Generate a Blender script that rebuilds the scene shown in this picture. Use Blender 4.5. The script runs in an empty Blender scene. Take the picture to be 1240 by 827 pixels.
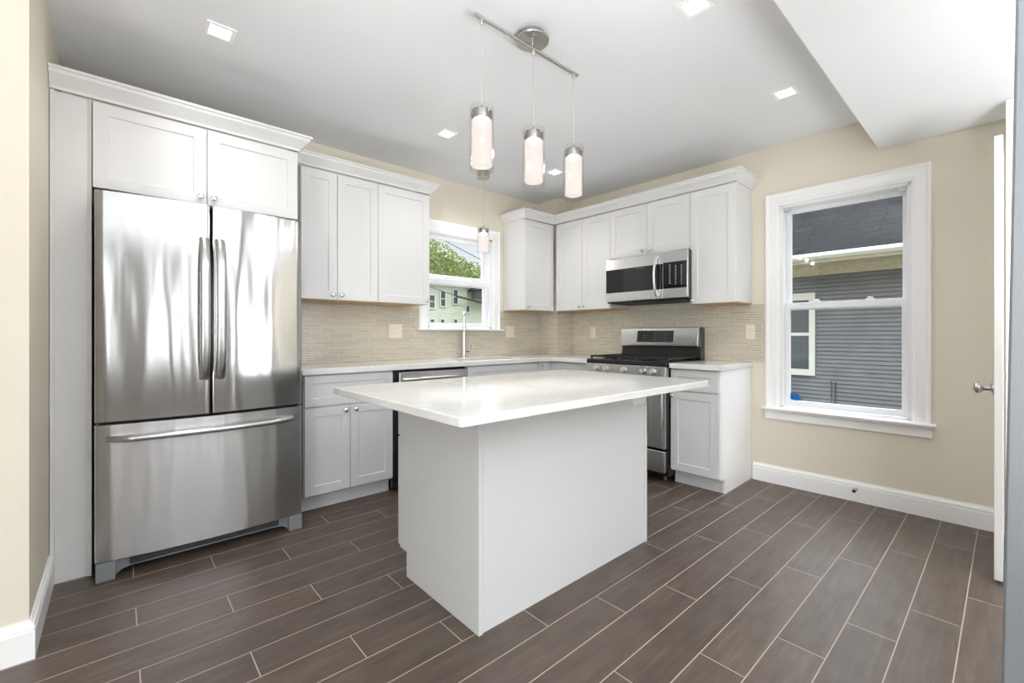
import bpy, bmesh, math, random
from mathutils import Vector, Matrix
random.seed(7)
sc = bpy.context.scene
COL = sc.collection

# ------------------------------------------------------------------ camera, sky, light, exposure
T_YAW = math.atan(602/536)
CAM_H = 1.127
cd = bpy.data.cameras.new('camera'); cam = bpy.data.objects.new('camera', cd); COL.objects.link(cam)
cam.location = (0, 0, CAM_H); cam.rotation_euler = (math.pi/2, 0, T_YAW - math.pi/2)
cd.sensor_width = 36; cd.sensor_fit = 'HORIZONTAL'; cd.lens = 536/1240*36; cd.shift_y = -8/1240; cd.clip_start = .02
sc.camera = cam
sc.view_settings.view_transform = 'Standard'; sc.view_settings.look = 'None'
sc.view_settings.gamma = 1; sc.view_settings.use_curve_mapping = False
sc.view_settings.exposure = 1.07
sc.cycles.use_denoising = True
sc.cycles.max_bounces = 10; sc.cycles.diffuse_bounces = 6; sc.cycles.glossy_bounces = 5
sc.cycles.transmission_bounces = 8; sc.cycles.transparent_max_bounces = 12
sc.cycles.caustics_reflective = False; sc.cycles.caustics_refractive = False
sc.cycles.sample_clamp_indirect = 6

w = bpy.data.worlds.new('sky'); sc.world = w; w.use_nodes = True
nt = w.node_tree; bg = nt.nodes['Background']
tc = nt.nodes.new('ShaderNodeTexCoord'); sp = nt.nodes.new('ShaderNodeSeparateXYZ'); rp = nt.nodes.new('ShaderNodeValToRGB')
nt.links.new(tc.outputs['Generated'], sp.inputs[0]); nt.links.new(sp.outputs['Z'], rp.inputs[0])
rp.color_ramp.elements[0].position = 0.0; rp.color_ramp.elements[0].color = (.93, .96, 1.0, 1)
rp.color_ramp.elements[1].position = .6; rp.color_ramp.elements[1].color = (.88, .94, 1.0, 1)
nt.links.new(rp.outputs[0], bg.inputs[0]); mr_ = nt.nodes.new('ShaderNodeMapRange'); nt.links.new(sp.outputs['Z'], mr_.inputs[0])   # overcast sky: brighter overhead
for i_, v_ in ((1, .3), (2, .9), (3, .46), (4, 5.2)): mr_.inputs[i_].default_value = v_
nt.links.new(mr_.outputs[0], bg.inputs[1])

def lamp(name, kind, loc, energy, color=(1, 1, 1), rot=(0, 0, 0), parent=None, **kw):
    l = bpy.data.lights.new(name, kind); l.energy = energy; l.color = color
    for k, v in kw.items(): setattr(l, k, v)
    o = bpy.data.objects.new(name, l); COL.objects.link(o); o.location = loc; o.rotation_euler = rot
    if parent: o.parent = parent
    return o
lamp('sun', 'SUN', (0, -10, 20), 0.3, (1, .96, .9), rot=(math.radians(50), 0, math.radians(0)), angle=math.radians(3))
# area lamps added behind the camera to brighten the kitchen and streak the fridge
FILL_COL = (.95, .98, 1.0)
for x in (-1.9, -.75, .2, 1.05, 2.1):
    lamp('daylight_fill', 'AREA', (x, -3.52, 1.47), 2.6, FILL_COL, rot=(math.radians(92), 0, 0), shape='RECTANGLE', size=.12, size_y=1.5)
lamp('daylight_fill', 'AREA', (-2.92, -1.6, 1.45), 50, FILL_COL, rot=(math.radians(95), 0, math.radians(-90)), shape='RECTANGLE', size=1.5, size_y=1.6)
lamp('daylight_fill', 'AREA', (3.1, -3.52, 1.3), 11, FILL_COL, rot=(math.radians(90), 0, math.radians(-14)), shape='RECTANGLE', size=.22, size_y=1.6)
# unseen lamps without fixtures, added to brighten the room off the ceiling
for x, y, e_, sz in ((-1.3, -.3, 5, 1.5), (.9, -1.5, 104, 2.0)):
    lamp('fill_uplight', 'AREA', (x, y, .35), e_, (.95, .975, 1), rot=(math.pi, 0, 0), shape='DISK', size=sz, spread=math.radians(145))
PEND_W = 11
CAN_W = 12; CAN_COL = (1, .97, .93)

# ------------------------------------------------------------------ materials
def srgb(r, g, b):
    f = lambda c: (c/255/12.92) if c/255 <= .04045 else ((c/255+.055)/1.055)**2.4
    return (f(r), f(g), f(b), 1)
def mat(name, color, rough=.5, metal=0, **kw):
    m = bpy.data.materials.new(name); m.use_nodes = True
    b = m.node_tree.nodes['Principled BSDF']
    b.inputs['Base Color'].default_value = color if len(color) == 4 else (*color, 1)
    b.inputs['Roughness'].default_value = rough; b.inputs['Metallic'].default_value = metal
    for k, v in kw.items(): b.inputs[k].default_value = v
    return m
class N:
    def __init__(s, m): s.t = m.node_tree; s.b = s.t.nodes['Principled BSDF']
    def n(s, typ, **kw):
        x = s.t.nodes.new(typ)
        for k, v in kw.items():
            if hasattr(x, k): setattr(x, k, v)
        return x
    def l(s, a, b): s.t.links.new(a, b)
    def math(s, op, a, b=None, c=None):
        x = s.n('ShaderNodeMath'); x.operation = op
        for i, v in enumerate((a, b, c)):
            if v is None: continue
            if hasattr(v, 'links'): s.l(v, x.inputs[i])
            else: x.inputs[i].default_value = v
        return x.outputs[0]
    def coords(s, scale=(1, 1, 1), kind='Object'):
        t = s.n('ShaderNodeTexCoord'); mp = s.n('ShaderNodeMapping'); mp.inputs['Scale'].default_value = scale
        s.l(t.outputs[kind], mp.inputs[0]); return mp.outputs[0]
    def noise(s, vec, scale=5, detail=3, rough=.5):
        x = s.n('ShaderNodeTexNoise'); x.inputs['Scale'].default_value = scale; x.inputs['Detail'].default_value = detail
        x.inputs['Roughness'].default_value = rough; s.l(vec, x.inputs['Vector']); return x.outputs['Fac']
    def ramp(s, fac, *stops):
        r = s.n('ShaderNodeValToRGB'); e = r.color_ramp.elements
        while len(e) < len(stops): e.new(.5)
        for i, (p, c) in enumerate(stops): e[i].position = p; e[i].color = c if len(c) == 4 else (*c, 1)
        s.l(fac, r.inputs[0]); return r.outputs[0]
    def mix(s, fac, a, b, blend='MIX'):
        x = s.n('ShaderNodeMix'); x.data_type = 'RGBA'; x.blend_type = blend
        for i, v in ((0, fac), (6, a), (7, b)):
            if hasattr(v, 'links'): s.l(v, x.inputs[i])
            else: x.inputs[i].default_value = v
        return x.outputs[2]
    def bump(s, h, strength=.2, dist=.01, nrm=None):
        x = s.n('ShaderNodeBump'); x.inputs['Strength'].default_value = strength; x.inputs['Distance'].default_value = dist
        s.l(h, x.inputs['Height'])
        if nrm is not None: s.l(nrm, x.inputs['Normal'])
        s.l(x.outputs[0], s.b.inputs['Normal']); return x.outputs[0]

def m_paint(name, col, rough=.6, tex=.04):
    m = mat(name, col, rough); k = N(m)
    k.bump(k.noise(k.coords(), 180, 2), tex, .002); return m
M = {}
M['wall'] = m_paint('beige_wall_paint', srgb(226, 219, 203), .7)
M['wall_dim'] = m_paint('darkened_wall_paint', srgb(120, 114, 106), .7)  # unseen rear wall, darkened to deepen the fridge reflections
M['ceil'] = m_paint('white_ceiling_paint', srgb(232, 233, 235), .85)
M['trim'] = m_paint('white_trim_paint', srgb(248, 248, 248), .35, .01)
M['post'] = m_paint('shaded_casing_paint', srgb(124, 129, 133), .4, .01)  # shade on the casing is put into this gray color
M['white'] = m_paint('white_cabinet_paint', srgb(224, 224, 224), .35, .01)
M['gray'] = m_paint('gray_cabinet_paint', srgb(211, 212, 213), .38, .01)
M['black'] = mat('black_enamel', (.012, .012, .013), .25)
M['iron'] = mat('cast_iron', (.02, .02, .02), .55)
M['darkglass'] = mat('dark_oven_glass', (.012, .012, .013), .06)
M['chrome'] = mat('chrome', (.8, .8, .8), .1, 1)
M['cap'] = mat('cap_metal', (.42, .41, .40), .25, 1)
M['nickel'] = mat('brushed_nickel', (.55, .53, .5), .28, 1)
M['gasket'] = mat('dark_gasket', (.03, .03, .032), .6)
M['plate'] = mat('warm_lit_white_plastic', srgb(238, 226, 212), .4)  # white plates with the warm light put into their color
M['plate_w'] = mat('white_plastic', srgb(240, 240, 238), .4)
M['slot'] = mat('slot_dark', (.25, .22, .2), .6)
M['gray_pl'] = mat('gray_plastic', srgb(128, 132, 136), .5)
M['vinyl'] = mat('white_vinyl', srgb(236, 237, 240), .3)
M['cord'] = mat('pale_cord', srgb(190, 185, 178), .5)
M['bracket'] = mat('gray_bracket', srgb(196, 198, 202), .4)
M['tape'] = mat('blue_tape', srgb(10, 95, 165), .6)

def m_steel(name, base, rough, wavy=0, axis=0, aniso=.5):
    m = mat(name, (base, base, base*1.005), rough, 1); k = N(m)
    k.b.inputs['Anisotropic'].default_value = aniso
    c = k.n('ShaderNodeCombineXYZ'); c.inputs[2].default_value = 1; k.l(c.outputs[0], k.b.inputs['Tangent'])
    fine = k.noise(k.coords((6, 6, 900)), 1, 2)
    k.l(k.ramp(fine, (.3, (base*.93,)*3), (.7, (base*1.05,)*3)), k.b.inputs['Base Color'])
    if wavy:
        wv = k.noise(k.coords((7, 7, .9) if axis == 0 else (7, 7, .9)), 1, 1.5, .4)
        k.bump(wv, wavy, .05)
    return m
M['steel'] = m_steel('stainless_steel', .58, .27)
M['steel_wavy'] = m_steel('stainless_door_steel', .46, .14, .22)
M['steel_drawer'] = m_steel('stainless_drawer_steel', .58, .26, .2, aniso=.92)
M['steel_lt'] = m_steel('stainless_bright', .72, .3)

def m_quartz():
    m = mat('white_quartz', srgb(240, 240, 239), .12); k = N(m)
    v = k.coords(); n1 = k.noise(v, 5, 8, .65); n2 = k.noise(v, 160, 2)
    a = k.ramp(n1, (.44, srgb(226, 226, 225)), (.5, srgb(220, 220, 219)), (.56, srgb(226, 226, 225)))
    k.l(k.mix(.12, a, k.ramp(n2, (.35, srgb(215, 215, 213)), (.6, srgb(248, 248, 248)))), k.b.inputs['Base Color'])
    return m
M['quartz'] = m_quartz()
def m_floor():
    m = mat('plank_porcelain', (.14, .11, .09), .38, 0, **{'Specular IOR Level': .65}); k = N(m)
    t = k.n('ShaderNodeTexCoord'); s = k.n('ShaderNodeSeparateXYZ'); k.l(t.outputs['Object'], s.inputs[0])
    P_, L_ = .152, .891
    v = k.math('DIVIDE', k.math('SUBTRACT', s.outputs[1], 2.857 - P_*40), P_)
    row = k.math('FLOOR', v); kk = k.math('SUBTRACT', 39, row)
    u = k.math('DIVIDE', k.math('SUBTRACT', k.math('SUBTRACT', s.outputs[0], .055), k.math('MULTIPLY', kk, .297)), L_)
    fu = k.math('MULTIPLY', k.math('FRACT', u), L_); fv = k.math('MULTIPLY', k.math('FRACT', v), P_)
    dx = k.math('MINIMUM', fu, k.math('SUBTRACT', L_, fu)); dy = k.math('MINIMUM', fv, k.math('SUBTRACT', P_, fv))
    d = k.math('MINIMUM', dx, dy)
    mr = k.n('ShaderNodeMapRange'); mr.inputs[1].default_value = .0011; mr.inputs[2].default_value = .0026; k.l(d, mr.inputs[0])
    tile = mr.outputs[0]
    cell = k.n('ShaderNodeCombineXYZ'); k.l(k.math('FLOOR', u), cell.inputs[0]); k.l(row, cell.inputs[1])
    wn = k.n('ShaderNodeTexWhiteNoise'); k.l(cell.outputs[0], wn.inputs[0])
    off = k.n('ShaderNodeVectorMath'); off.operation = 'MULTIPLY_ADD'
    k.l(wn.outputs['Color'], off.inputs[0]); off.inputs[1].default_value = (9, 9, 9); k.l(t.outputs['Object'], off.inputs[2])
    mp = k.n('ShaderNodeMapping'); mp.inputs['Scale'].default_value = (2.2, 26, 1); k.l(off.outputs[0], mp.inputs[0])
    g1 = k.noise(mp.outputs[0], 1.6, 6, .65)
    g2 = k.noise(k.coords((3, 6, 1)), 2.2, 4)
    base = k.ramp(g1, (.25, srgb(62, 51, 42)), (.55, srgb(87, 74, 64)), (.8, srgb(118, 103, 90)))
    base = k.mix(.35, base, k.ramp(g2, (.3, srgb(68, 58, 51)), (.7, srgb(106, 95, 86))))
    tint = k.ramp(wn.outputs['Value'], (0, (.86, .86, .86)), (1, (1.1, 1.1, 1.1)))
    base = k.mix(1, base, tint, 'MULTIPLY')
    k.l(k.mix(tile, srgb(176, 162, 147), base), k.b.inputs['Base Color'])
    k.l(k.ramp(tile, (0, (.75,)*3), (1, (.42,)*3)), k.b.inputs['Roughness'])
    h = k.math('ADD', k.math('MULTIPLY', tile, 1.0), k.math('MULTIPLY', g1, .22))
    k.bump(h, .35, .002)
    return m
M['floor'] = m_floor()
def m_mosaic():
    m = mat('glass_strip_mosaic', (.5, .45, .38), .22); k = N(m)
    t = k.n('ShaderNodeTexCoord'); s = k.n('ShaderNodeSeparateXYZ'); k.l(t.outputs['Object'], s.inputs[0])
    c = k.n('ShaderNodeCombineXYZ')
    k.l(k.math('SUBTRACT', s.outputs[0], s.outputs[1]), c.inputs[0]); k.l(s.outputs[2], c.inputs[1])
    b = k.n('ShaderNodeTexBrick'); k.l(c.outputs[0], b.inputs['Vector'])
    b.offset = .37; b.offset_frequency = 2; b.squash = 1.45; b.squash_frequency = 3
    b.inputs['Scale'].default_value = 1; b.inputs['Brick Width'].default_value = .125; b.inputs['Row Height'].default_value = .0185
    b.inputs['Mortar Size'].default_value = .0013; b.inputs['Mortar Smooth'].default_value = .1; b.inputs['Bias'].default_value = 0
    b.inputs['Color1'].default_value = srgb(206, 196, 176); b.inputs['Color2'].default_value = srgb(184, 181, 167)
    b.inputs['Mortar'].default_value = srgb(238, 232, 218)
    k.l(b.outputs['Color'], k.b.inputs['Base Color'])
    k.l(k.ramp(b.outputs['Fac'], (0, (.2,)*3), (1, (.7,)*3)), k.b.inputs['Roughness'])
    k.bump(k.math('SUBTRACT', 1, b.outputs['Fac']), .3, .002)
    return m
M['mosaic'] = m_mosaic()
def m_wood():
    m = mat('pale_maple_ply', srgb(214, 178, 132), .5); k = N(m)
    k.l(k.ramp(k.noise(k.coords((3, 40, 40)), 2, 4), (.3, srgb(200, 160, 112)), (.7, srgb(226, 194, 150))), k.b.inputs['Base Color']); return m
M['wood'] = m_wood()
def m_glass(name, tint=(1, 1, 1), refl=1.45):
    m = bpy.data.materials.new(name); m.use_nodes = True; t = m.node_tree; t.nodes.clear()
    o = t.nodes.new('ShaderNodeOutputMaterial'); mx = t.nodes.new('ShaderNodeMixShader'); tr = t.nodes.new('ShaderNodeBsdfTransparent')
    gl = t.nodes.new('ShaderNodeBsdfGlossy'); fr = t.nodes.new('ShaderNodeMath'); lw = t.nodes.new('ShaderNodeLayerWeight'); lw.inputs[0].default_value = .5; pw = t.nodes.new('ShaderNodeMath'); pw.operation = 'POWER'; pw.inputs[1].default_value = 4; t.links.new(lw.outputs['Facing'], pw.inputs[0]); fr.operation = 'MULTIPLY_ADD'; t.links.new(pw.outputs[0], fr.inputs[0]); fr.inputs[1].default_value = .6; fr.inputs[2].default_value = refl
    tr.inputs[0].default_value = (*tint, 1); gl.inputs['Roughness'].default_value = 0.02
    t.links.new(fr.outputs[0], mx.inputs[0]); t.links.new(tr.outputs[0], mx.inputs[1]); t.links.new(gl.outputs[0], mx.inputs[2]); t.links.new(mx.outputs[0], o.inputs[0])
    return m
M['pane'] = m_glass('window_glass', (.97, .98, .98), .035)
M['clear'] = m_glass('clear_glass', (.97, .97, .97), .02)
def m_emit(name, col, st, base=(.9, .9, .9)):
    return mat(name, base, .4, 0, **{'Emission Color': (*col, 1), 'Emission Strength': st})
M['lens'] = m_emit('lit_lens', (1, .97, .92), 4)
M['shade1'] = m_emit('lit_frosted_glass', (1, .89, .82), .52, (0, 0, 0))
M['shade1'].node_tree.nodes['Principled BSDF'].inputs['Specular IOR Level'].default_value = 0
_t = M['shade1'].node_tree; _o = _t.nodes['Material Output']; _m = _t.nodes.new('ShaderNodeMixShader'); _x = _t.nodes.new('ShaderNodeBsdfTransparent')
_m.inputs[0].default_value = .62; _t.links.new(_x.outputs[0], _m.inputs[1]); _t.links.new(_t.nodes['Principled BSDF'].outputs[0], _m.inputs[2]); _t.links.new(_m.outputs[0], _o.inputs[0])
M['bulb'] = m_emit('lit_bulb', (1, .9, .75), 3)

# exterior materials
def m_noise(name, c1, c2, scale=4, rough=.8, cs=(1, 1, 1)):
    m = mat(name, c1, rough); k = N(m); k.l(k.ramp(k.noise(k.coords(cs), scale, 4), (.3, c1), (.7, c2)), k.b.inputs['Base Color']); return m
M['siding'] = m_noise('gray_siding', srgb(84, 85, 87), srgb(95, 96, 98), 3)
M['cornice'] = m_noise('aged_cream_paint', srgb(176, 168, 146), srgb(150, 142, 120), 5, .7, (1, 4, 8))
M['gutter'] = mat('pale_gutter', srgb(214, 214, 208), .5)
M['green_wall'] = m_noise('pale_green_clapboard', srgb(150, 158, 140), srgb(160, 167, 148), 2, .8, (1, 1, 8))
M['ext_trim'] = mat('exterior_trim', srgb(172, 171, 162), .6)
M['ext_glass'] = mat('dark_window_pane', srgb(60, 66, 70), .1)
M['ground'] = m_noise('yard_ground', srgb(110, 112, 96), srgb(130, 128, 112), 1)
M['leaf'] = m_noise('leaf_green', srgb(100, 120, 50), srgb(146, 158, 84), 1.2, .6)
M['leaf2'] = m_noise('leaf_russet', srgb(140, 128, 72), srgb(160, 150, 84), 1.2, .6)
M['bark'] = m_noise('bark', srgb(92, 78, 64), srgb(70, 58, 48), 6)
M['wire'] = mat('wire_black', (.03, .03, .03), .6)
M['flatroof'] = mat('gray_flat_roof', srgb(170, 174, 176), .7)
def m_shingle():
    m = mat('gray_shingles', (.08, .08, .09), .95, 0, **{'Specular IOR Level': .1}); k = N(m)
    t = k.n('ShaderNodeTexCoord'); s = k.n('ShaderNodeSeparateXYZ'); k.l(t.outputs['Object'], s.inputs[0])
    c = k.n('ShaderNodeCombineXYZ'); k.l(s.outputs[1], c.inputs[0]); k.l(k.math('MULTIPLY', s.outputs[2], 1.15), c.inputs[1])
    b = k.n('ShaderNodeTexBrick'); k.l(c.outputs[0], b.inputs['Vector']); b.offset = .43; b.squash = 1.3; b.squash_frequency = 2
    b.inputs['Scale'].default_value = 1; b.inputs['Brick Width'].default_value = .27; b.inputs['Row Height'].default_value = .135
    b.inputs['Mortar Size'].default_value = .012; b.inputs['Bias'].default_value = 0
    b.inputs['Color1'].default_value = srgb(19, 20, 22); b.inputs['Color2'].default_value = srgb(34, 35, 38); b.inputs['Mortar'].default_value = srgb(12, 12, 14)  # near-black joints paint in the shadow under the shingle tabs
    k.l(k.mix(.3, b.outputs['Color'], k.ramp(k.noise(k.coords(), 40, 3), (.3, srgb(18, 19, 20)), (.7, srgb(32, 33, 35)))), k.b.inputs['Base Color'])
    k.bump(k.math('SUBTRACT', 1, b.outputs['Fac']), .6, .01)
    return m
M['shingle'] = m_shingle()

# ------------------------------------------------------------------ frames of reference
YB = 3.45; CEIL = 2.56
SK = .021
class Frame:
    def __init__(s, o, a): s.o = Vector(o); s.a = a; s.m = Matrix.Translation(s.o) @ Matrix.Rotation(a, 4, 'Z')
    def p(s, x, y, z): return s.m @ Vector((x, y, z))
A = Frame((0, 0, 0), 0)                                              # rooms's own axes, sink wall at y = YB
B = Frame((3.753, 0, 0), -math.pi/2 + math.atan(SK))                  # window wall: x = right along the wall, y = into the wall
def wallx(y): return 3.753 - SK*y
ROOT = {}
def props(o, label=None, cat=None, group=None, kind=None, category=None):
    cat = cat or category
    for k, v in (('label', label), ('category', cat), ('group', group), ('kind', kind)):
        if v: o[k] = v
    return o
def thing(name, label, cat, fr, x, y, z, group=None, kind=None):
    o = bpy.data.objects.new(name, None); COL.objects.link(o); o.empty_display_size = .05
    o.location = fr.p(x, y, z); o.rotation_euler = (0, 0, fr.a)
    ROOT[o] = Vector((x, y, z)); return props(o, label, cat, group, kind)

# ------------------------------------------------------------------ mesh helpers
class MB:
    def __init__(s): s.bm = bmesh.new()
    def face(s, vs):
        try: return s.bm.faces.new(vs)
        except ValueError: return None
    def box(s, x0, x1, y0, y1, z0, z1):
        v = [s.bm.verts.new((x, y, z)) for z in (z0, z1) for y in (y0, y1) for x in (x0, x1)]
        for q in ((0, 2, 3, 1), (4, 5, 7, 6), (0, 1, 5, 4), (2, 6, 7, 3), (0, 4, 6, 2), (1, 3, 7, 5)): s.face([v[i] for i in q])
        return s
    def prism(s, pts, axis, a, b):
        """polygon pts extruded along axis ('x','y','z') from a to b"""
        def mk(p, t): return {'x': (t, p[0], p[1]), 'y': (p[0], t, p[1]), 'z': (p[0], p[1], t)}[axis]
        v0 = [s.bm.verts.new(mk(p, a)) for p in pts]; v1 = [s.bm.verts.new(mk(p, b)) for p in pts]; n = len(pts)
        s.face(v0[::-1]); s.face(v1)
        for i in range(n): s.face([v0[i], v0[(i+1) % n], v1[(i+1) % n], v1[i]])
        return s
    def tube(s, path, r, n=12, ry=None, cap=True, up=None):
        P = [Vector(p) for p in path]; rs = r if isinstance(r, (list, tuple)) else [r]*len(P); rings = []
        for i, p in enumerate(P):
            t = (P[min(i+1, len(P)-1)] - P[max(i-1, 0)]).normalized()
            u = Vector(up) if up else (Vector((0, 0, 1)) if abs(t.z) < .9 else Vector((1, 0, 0)))
            a = t.cross(u).normalized(); b = a.cross(t).normalized(); q = (ry/r if ry and not isinstance(r, (list, tuple)) else (ry or 1))
            rings.append([s.bm.verts.new(p + a*rs[i]*math.cos(2*math.pi*j/n) + b*rs[i]*q*math.sin(2*math.pi*j/n)) for j in range(n)])
        for i in range(len(rings)-1):
            for j in range(n): s.face([rings[i][j], rings[i][(j+1) % n], rings[i+1][(j+1) % n], rings[i+1][j]])
        if cap: s.face(rings[0][::-1]); s.face(rings[-1])
        return s
    def lathe(s, prof, c, axis='z', n=24, closed=False):
        """prof: list of (radius, along)"""
        c = Vector(c); rings = []
        def pt(r, t, a):
            x, y = r*math.cos(a), r*math.sin(a)
            return c + {'z': Vector((x, y, t)), 'y': Vector((x, t, y)), 'x': Vector((t, x, y))}[axis]
        for r, t in prof:
            if r < 1e-6: rings.append([s.bm.verts.new(pt(0, t, 0))])
            else: rings.append([s.bm.verts.new(pt(r, t, 2*math.pi*j/n)) for j in range(n)])
        seq = list(zip(rings, rings[1:])) + ([(rings[-1], rings[0])] if closed else [])
        for a, b in seq:
            for j in range(n):
                k = (j+1) % n
                if len(a) == 1 and len(b) == 1: continue
                if len(a) == 1: s.face([a[0], b[j], b[k]])
                elif len(b) == 1: s.face([a[j], b[0], a[k]])
                else: s.face([a[j], b[j], b[k], a[k]])
        return s
    def shaker(s, x0, x1, z0, z1, yf, th=.02, rail=.056, rec=.008, flip=1):
        """door front facing -y at yf, thickness th behind it"""
        def ring(a, b, c, d, y): return [s.bm.verts.new(p) for p in ((a, y, c), (b, y, c), (b, y, d), (a, y, d))]
        y1 = yf + th*flip; yr = yf + rec*flip; e = .002
        o = ring(x0, x1, z0, z1, yf); i = ring(x0+rail, x1-rail, z0+rail, z1-rail, yf)
        p = ring(x0+rail+e, x1-rail-e, z0+rail+e, z1-rail-e, yr); b = ring(x0, x1, z0, z1, y1)
        for j in range(4):
            k = (j+1) % 4
            s.face([o[j], o[k], i[k], i[j]]); s.face([i[j], i[k], p[k], p[j]]); s.face([o[k], o[j], b[j], b[k]])
        s.face(p); s.face(b[::-1]); return s
    def grid(s, xs, ys, z0, z1, keep, fn):
        """slab of cells sharing vertices; fn maps (x, y, z) to a point"""
        top, bot = {}, {}
        def g(d, i, j, z):
            if (i, j) not in d: d[i, j] = s.bm.verts.new(fn(xs[i], ys[j], z))
            return d[i, j]
        K = lambda i, j: 0 <= i < len(xs)-1 and 0 <= j < len(ys)-1 and keep((xs[i]+xs[i+1])/2, (ys[j]+ys[j+1])/2)
        for i in range(len(xs)-1):
            for j in range(len(ys)-1):
                if not K(i, j): continue
                s.face([g(top, *q, z1) for q in ((i, j), (i+1, j), (i+1, j+1), (i, j+1))])
                s.face([g(bot, *q, z0) for q in ((i, j), (i, j+1), (i+1, j+1), (i+1, j))])
                for (di, dj, a, b) in ((0, -1, (i, j), (i+1, j)), (1, 0, (i+1, j), (i+1, j+1)), (0, 1, (i+1, j+1), (i, j+1)), (-1, 0, (i, j+1), (i, j))):
                    if not K(i+di, j+dj): s.face([g(bot, *a, z0), g(bot, *b, z0), g(top, *b, z1), g(top, *a, z1)])
        return s
    def sweep(s, path, prof, closed=False):
        """profile (out, z) swept along a plan polyline; 'out' is to the right of travel, corners mitred"""
        P = [Vector(p).to_2d() if len(p) > 2 else Vector(p) for p in path]; n = len(P); rings = []
        for i in range(n):
            d0 = (P[i]-P[i-1]).normalized() if i > 0 or closed else None
            d1 = (P[(i+1) % n]-P[i]).normalized() if i < n-1 or closed else None
            d0 = d0 or d1; d1 = d1 or d0
            n0 = Vector((d0.y, -d0.x)); n1 = Vector((d1.y, -d1.x)); m = (n0+n1)
            m = m/(m.dot(n0)) if m.length > 1e-6 else n0
            rings.append([s.bm.verts.new((P[i].x+m.x*o, P[i].y+m.y*o, z)) for o, z in prof])
        k = len(prof)
        for a, b in list(zip(rings, rings[1:])) + ([(rings[-1], rings[0])] if closed else []):
            for j in range(k): s.face([a[j], a[(j+1) % k], b[(j+1) % k], b[j]])
        if not closed: s.face(rings[0][::-1]); s.face(rings[-1])
        return s
def obj(name, mb, material, root=None, bev=0, smooth=40, label=None, seg=2, **pr):
    bm = mb.bm
    bmesh.ops.recalc_face_normals(bm, faces=bm.faces)
    base = root; off = Vector((0, 0, 0))
    while base is not None and base not in ROOT: base = base.parent
    if root is not None: off = ROOT[base]
    if off.length: bmesh.ops.translate(bm, verts=bm.verts, vec=-off)
    me = bpy.data.meshes.new(name); bm.to_mesh(me); bm.free()
    if smooth:
        me.shade_smooth(); me.set_sharp_from_angle(angle=math.radians(smooth))
    me.materials.append(M[material])
    o = bpy.data.objects.new(name, me); COL.objects.link(o)
    if root is not None: o.parent = root
    if bev:
        b = o.modifiers.new('edge', 'BEVEL'); b.width = bev; b.segments = seg; b.limit_method = 'ANGLE'; b.angle_limit = math.radians(50); b.harden_normals = False
    return props(o, label, **pr)
def struct(name, mb, material, root=None, fr=None, bev=0, label=None, cat=None):
    o = obj(name, mb, material, root, bev)
    if root is None:
        o['kind'] = 'structure'
        if label: o['label'] = label
        if cat: o['category'] = cat
        if fr is not None: o.matrix_world = fr.m
    return o
def bx(*a): return MB().box(*a)

# ------------------------------------------------------------------ the room
struct('floor', bx(-3.2, 4.0, -3.8, 3.7, -.12, 0), 'floor', label='brown wood look plank tile floor with pale grout', cat='floor')
struct('ceiling', bx(-3.2, 4.0, -3.8, 3.7, CEIL, CEIL+.12), 'ceil', label='plain white ceiling over the kitchen', cat='ceiling')
struct('ceiling_lower', bx(1.2, 3.741, -3.6, .57, 2.345, CEIL), 'ceil', label='dropped white ceiling step at upper right', cat='ceiling')
OP2 = (2.06, 2.80, 1.185, 2.075)                                       # sink window opening
mb = MB().grid([-.36, OP2[0], OP2[1], 3.9], [0, OP2[2], OP2[3], CEIL], 0, .16, lambda x, z: not (OP2[0] < x < OP2[1] and OP2[2] < z < OP2[3]), lambda x, z, t: (x, YB+t, z))
struct('wall_back', mb, 'wall', label='beige wall behind the sink and fridge', cat='wall')
OP1 = (-1.15, -.41, .58, 2.10)                                         # window opening in the right wall (local x, z)
mb = MB().grid([-3.9, OP1[0], OP1[1], 3.9], [0, OP1[2], OP1[3], CEIL], 0, .16, lambda x, z: not (OP1[0] < x < OP1[1] and OP1[2] < z < OP1[3]), lambda x, z, t: (x, t, z))
struct('wall_right', mb, 'wall', fr=B, label='beige wall with the tall window', cat='wall')
struct('wall_corner', bx(3.444, 3.69, 3.151, YB, 0, CEIL), 'wall', label='boxed chase filling the corner beside the range wall', cat='wall')
struct('wall_left', bx(-3.0, -.231, 2.27, YB+.1, 0, CEIL), 'wall', label='beige wall stub left of the fridge', cat='wall')
def rearwin(x0, x1, z0, z1): return lambda x, z: not any(a < x < b and z0 < z < z1 for a, b in zip(x0, x1))
WX0 = (-2.08, -.93, .02, .87, 1.92, 2.62); WX1 = (-1.72, -.57, .38, 1.23, 2.28, 3.58)
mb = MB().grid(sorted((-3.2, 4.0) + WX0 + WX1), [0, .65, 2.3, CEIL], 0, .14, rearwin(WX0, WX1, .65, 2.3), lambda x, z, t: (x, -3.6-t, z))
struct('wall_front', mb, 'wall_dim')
mb = MB().grid([-3.8, -2.4, -.8, 2.4], [0, .55, 2.3, CEIL], 0, .14, rearwin((-2.4,), (-.8,), .55, 2.3), lambda y, z, t: (-3.0-t, y, z))
struct('wall_side', mb, 'wall')

# baseboards
BBP = [(0, 0), (.016, 0), (.016, .098), (.011, .101), (.011, .106), (.016, .109), (.013, .121), (.006, .126), (.006, .135), (0, .135)]
struct('baseboard_left', MB().sweep([(-2.9, 2.27), (-.231, 2.27), (-.231, 2.865)], BBP), 'trim', label='white baseboard around the wall stub left of fridge', cat='baseboard')
struct('baseboard_right', MB().sweep([(-1.335, 0), (-.0, 0)], BBP), 'trim', fr=B, label='white baseboard under the tall window', cat='baseboard')

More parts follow.
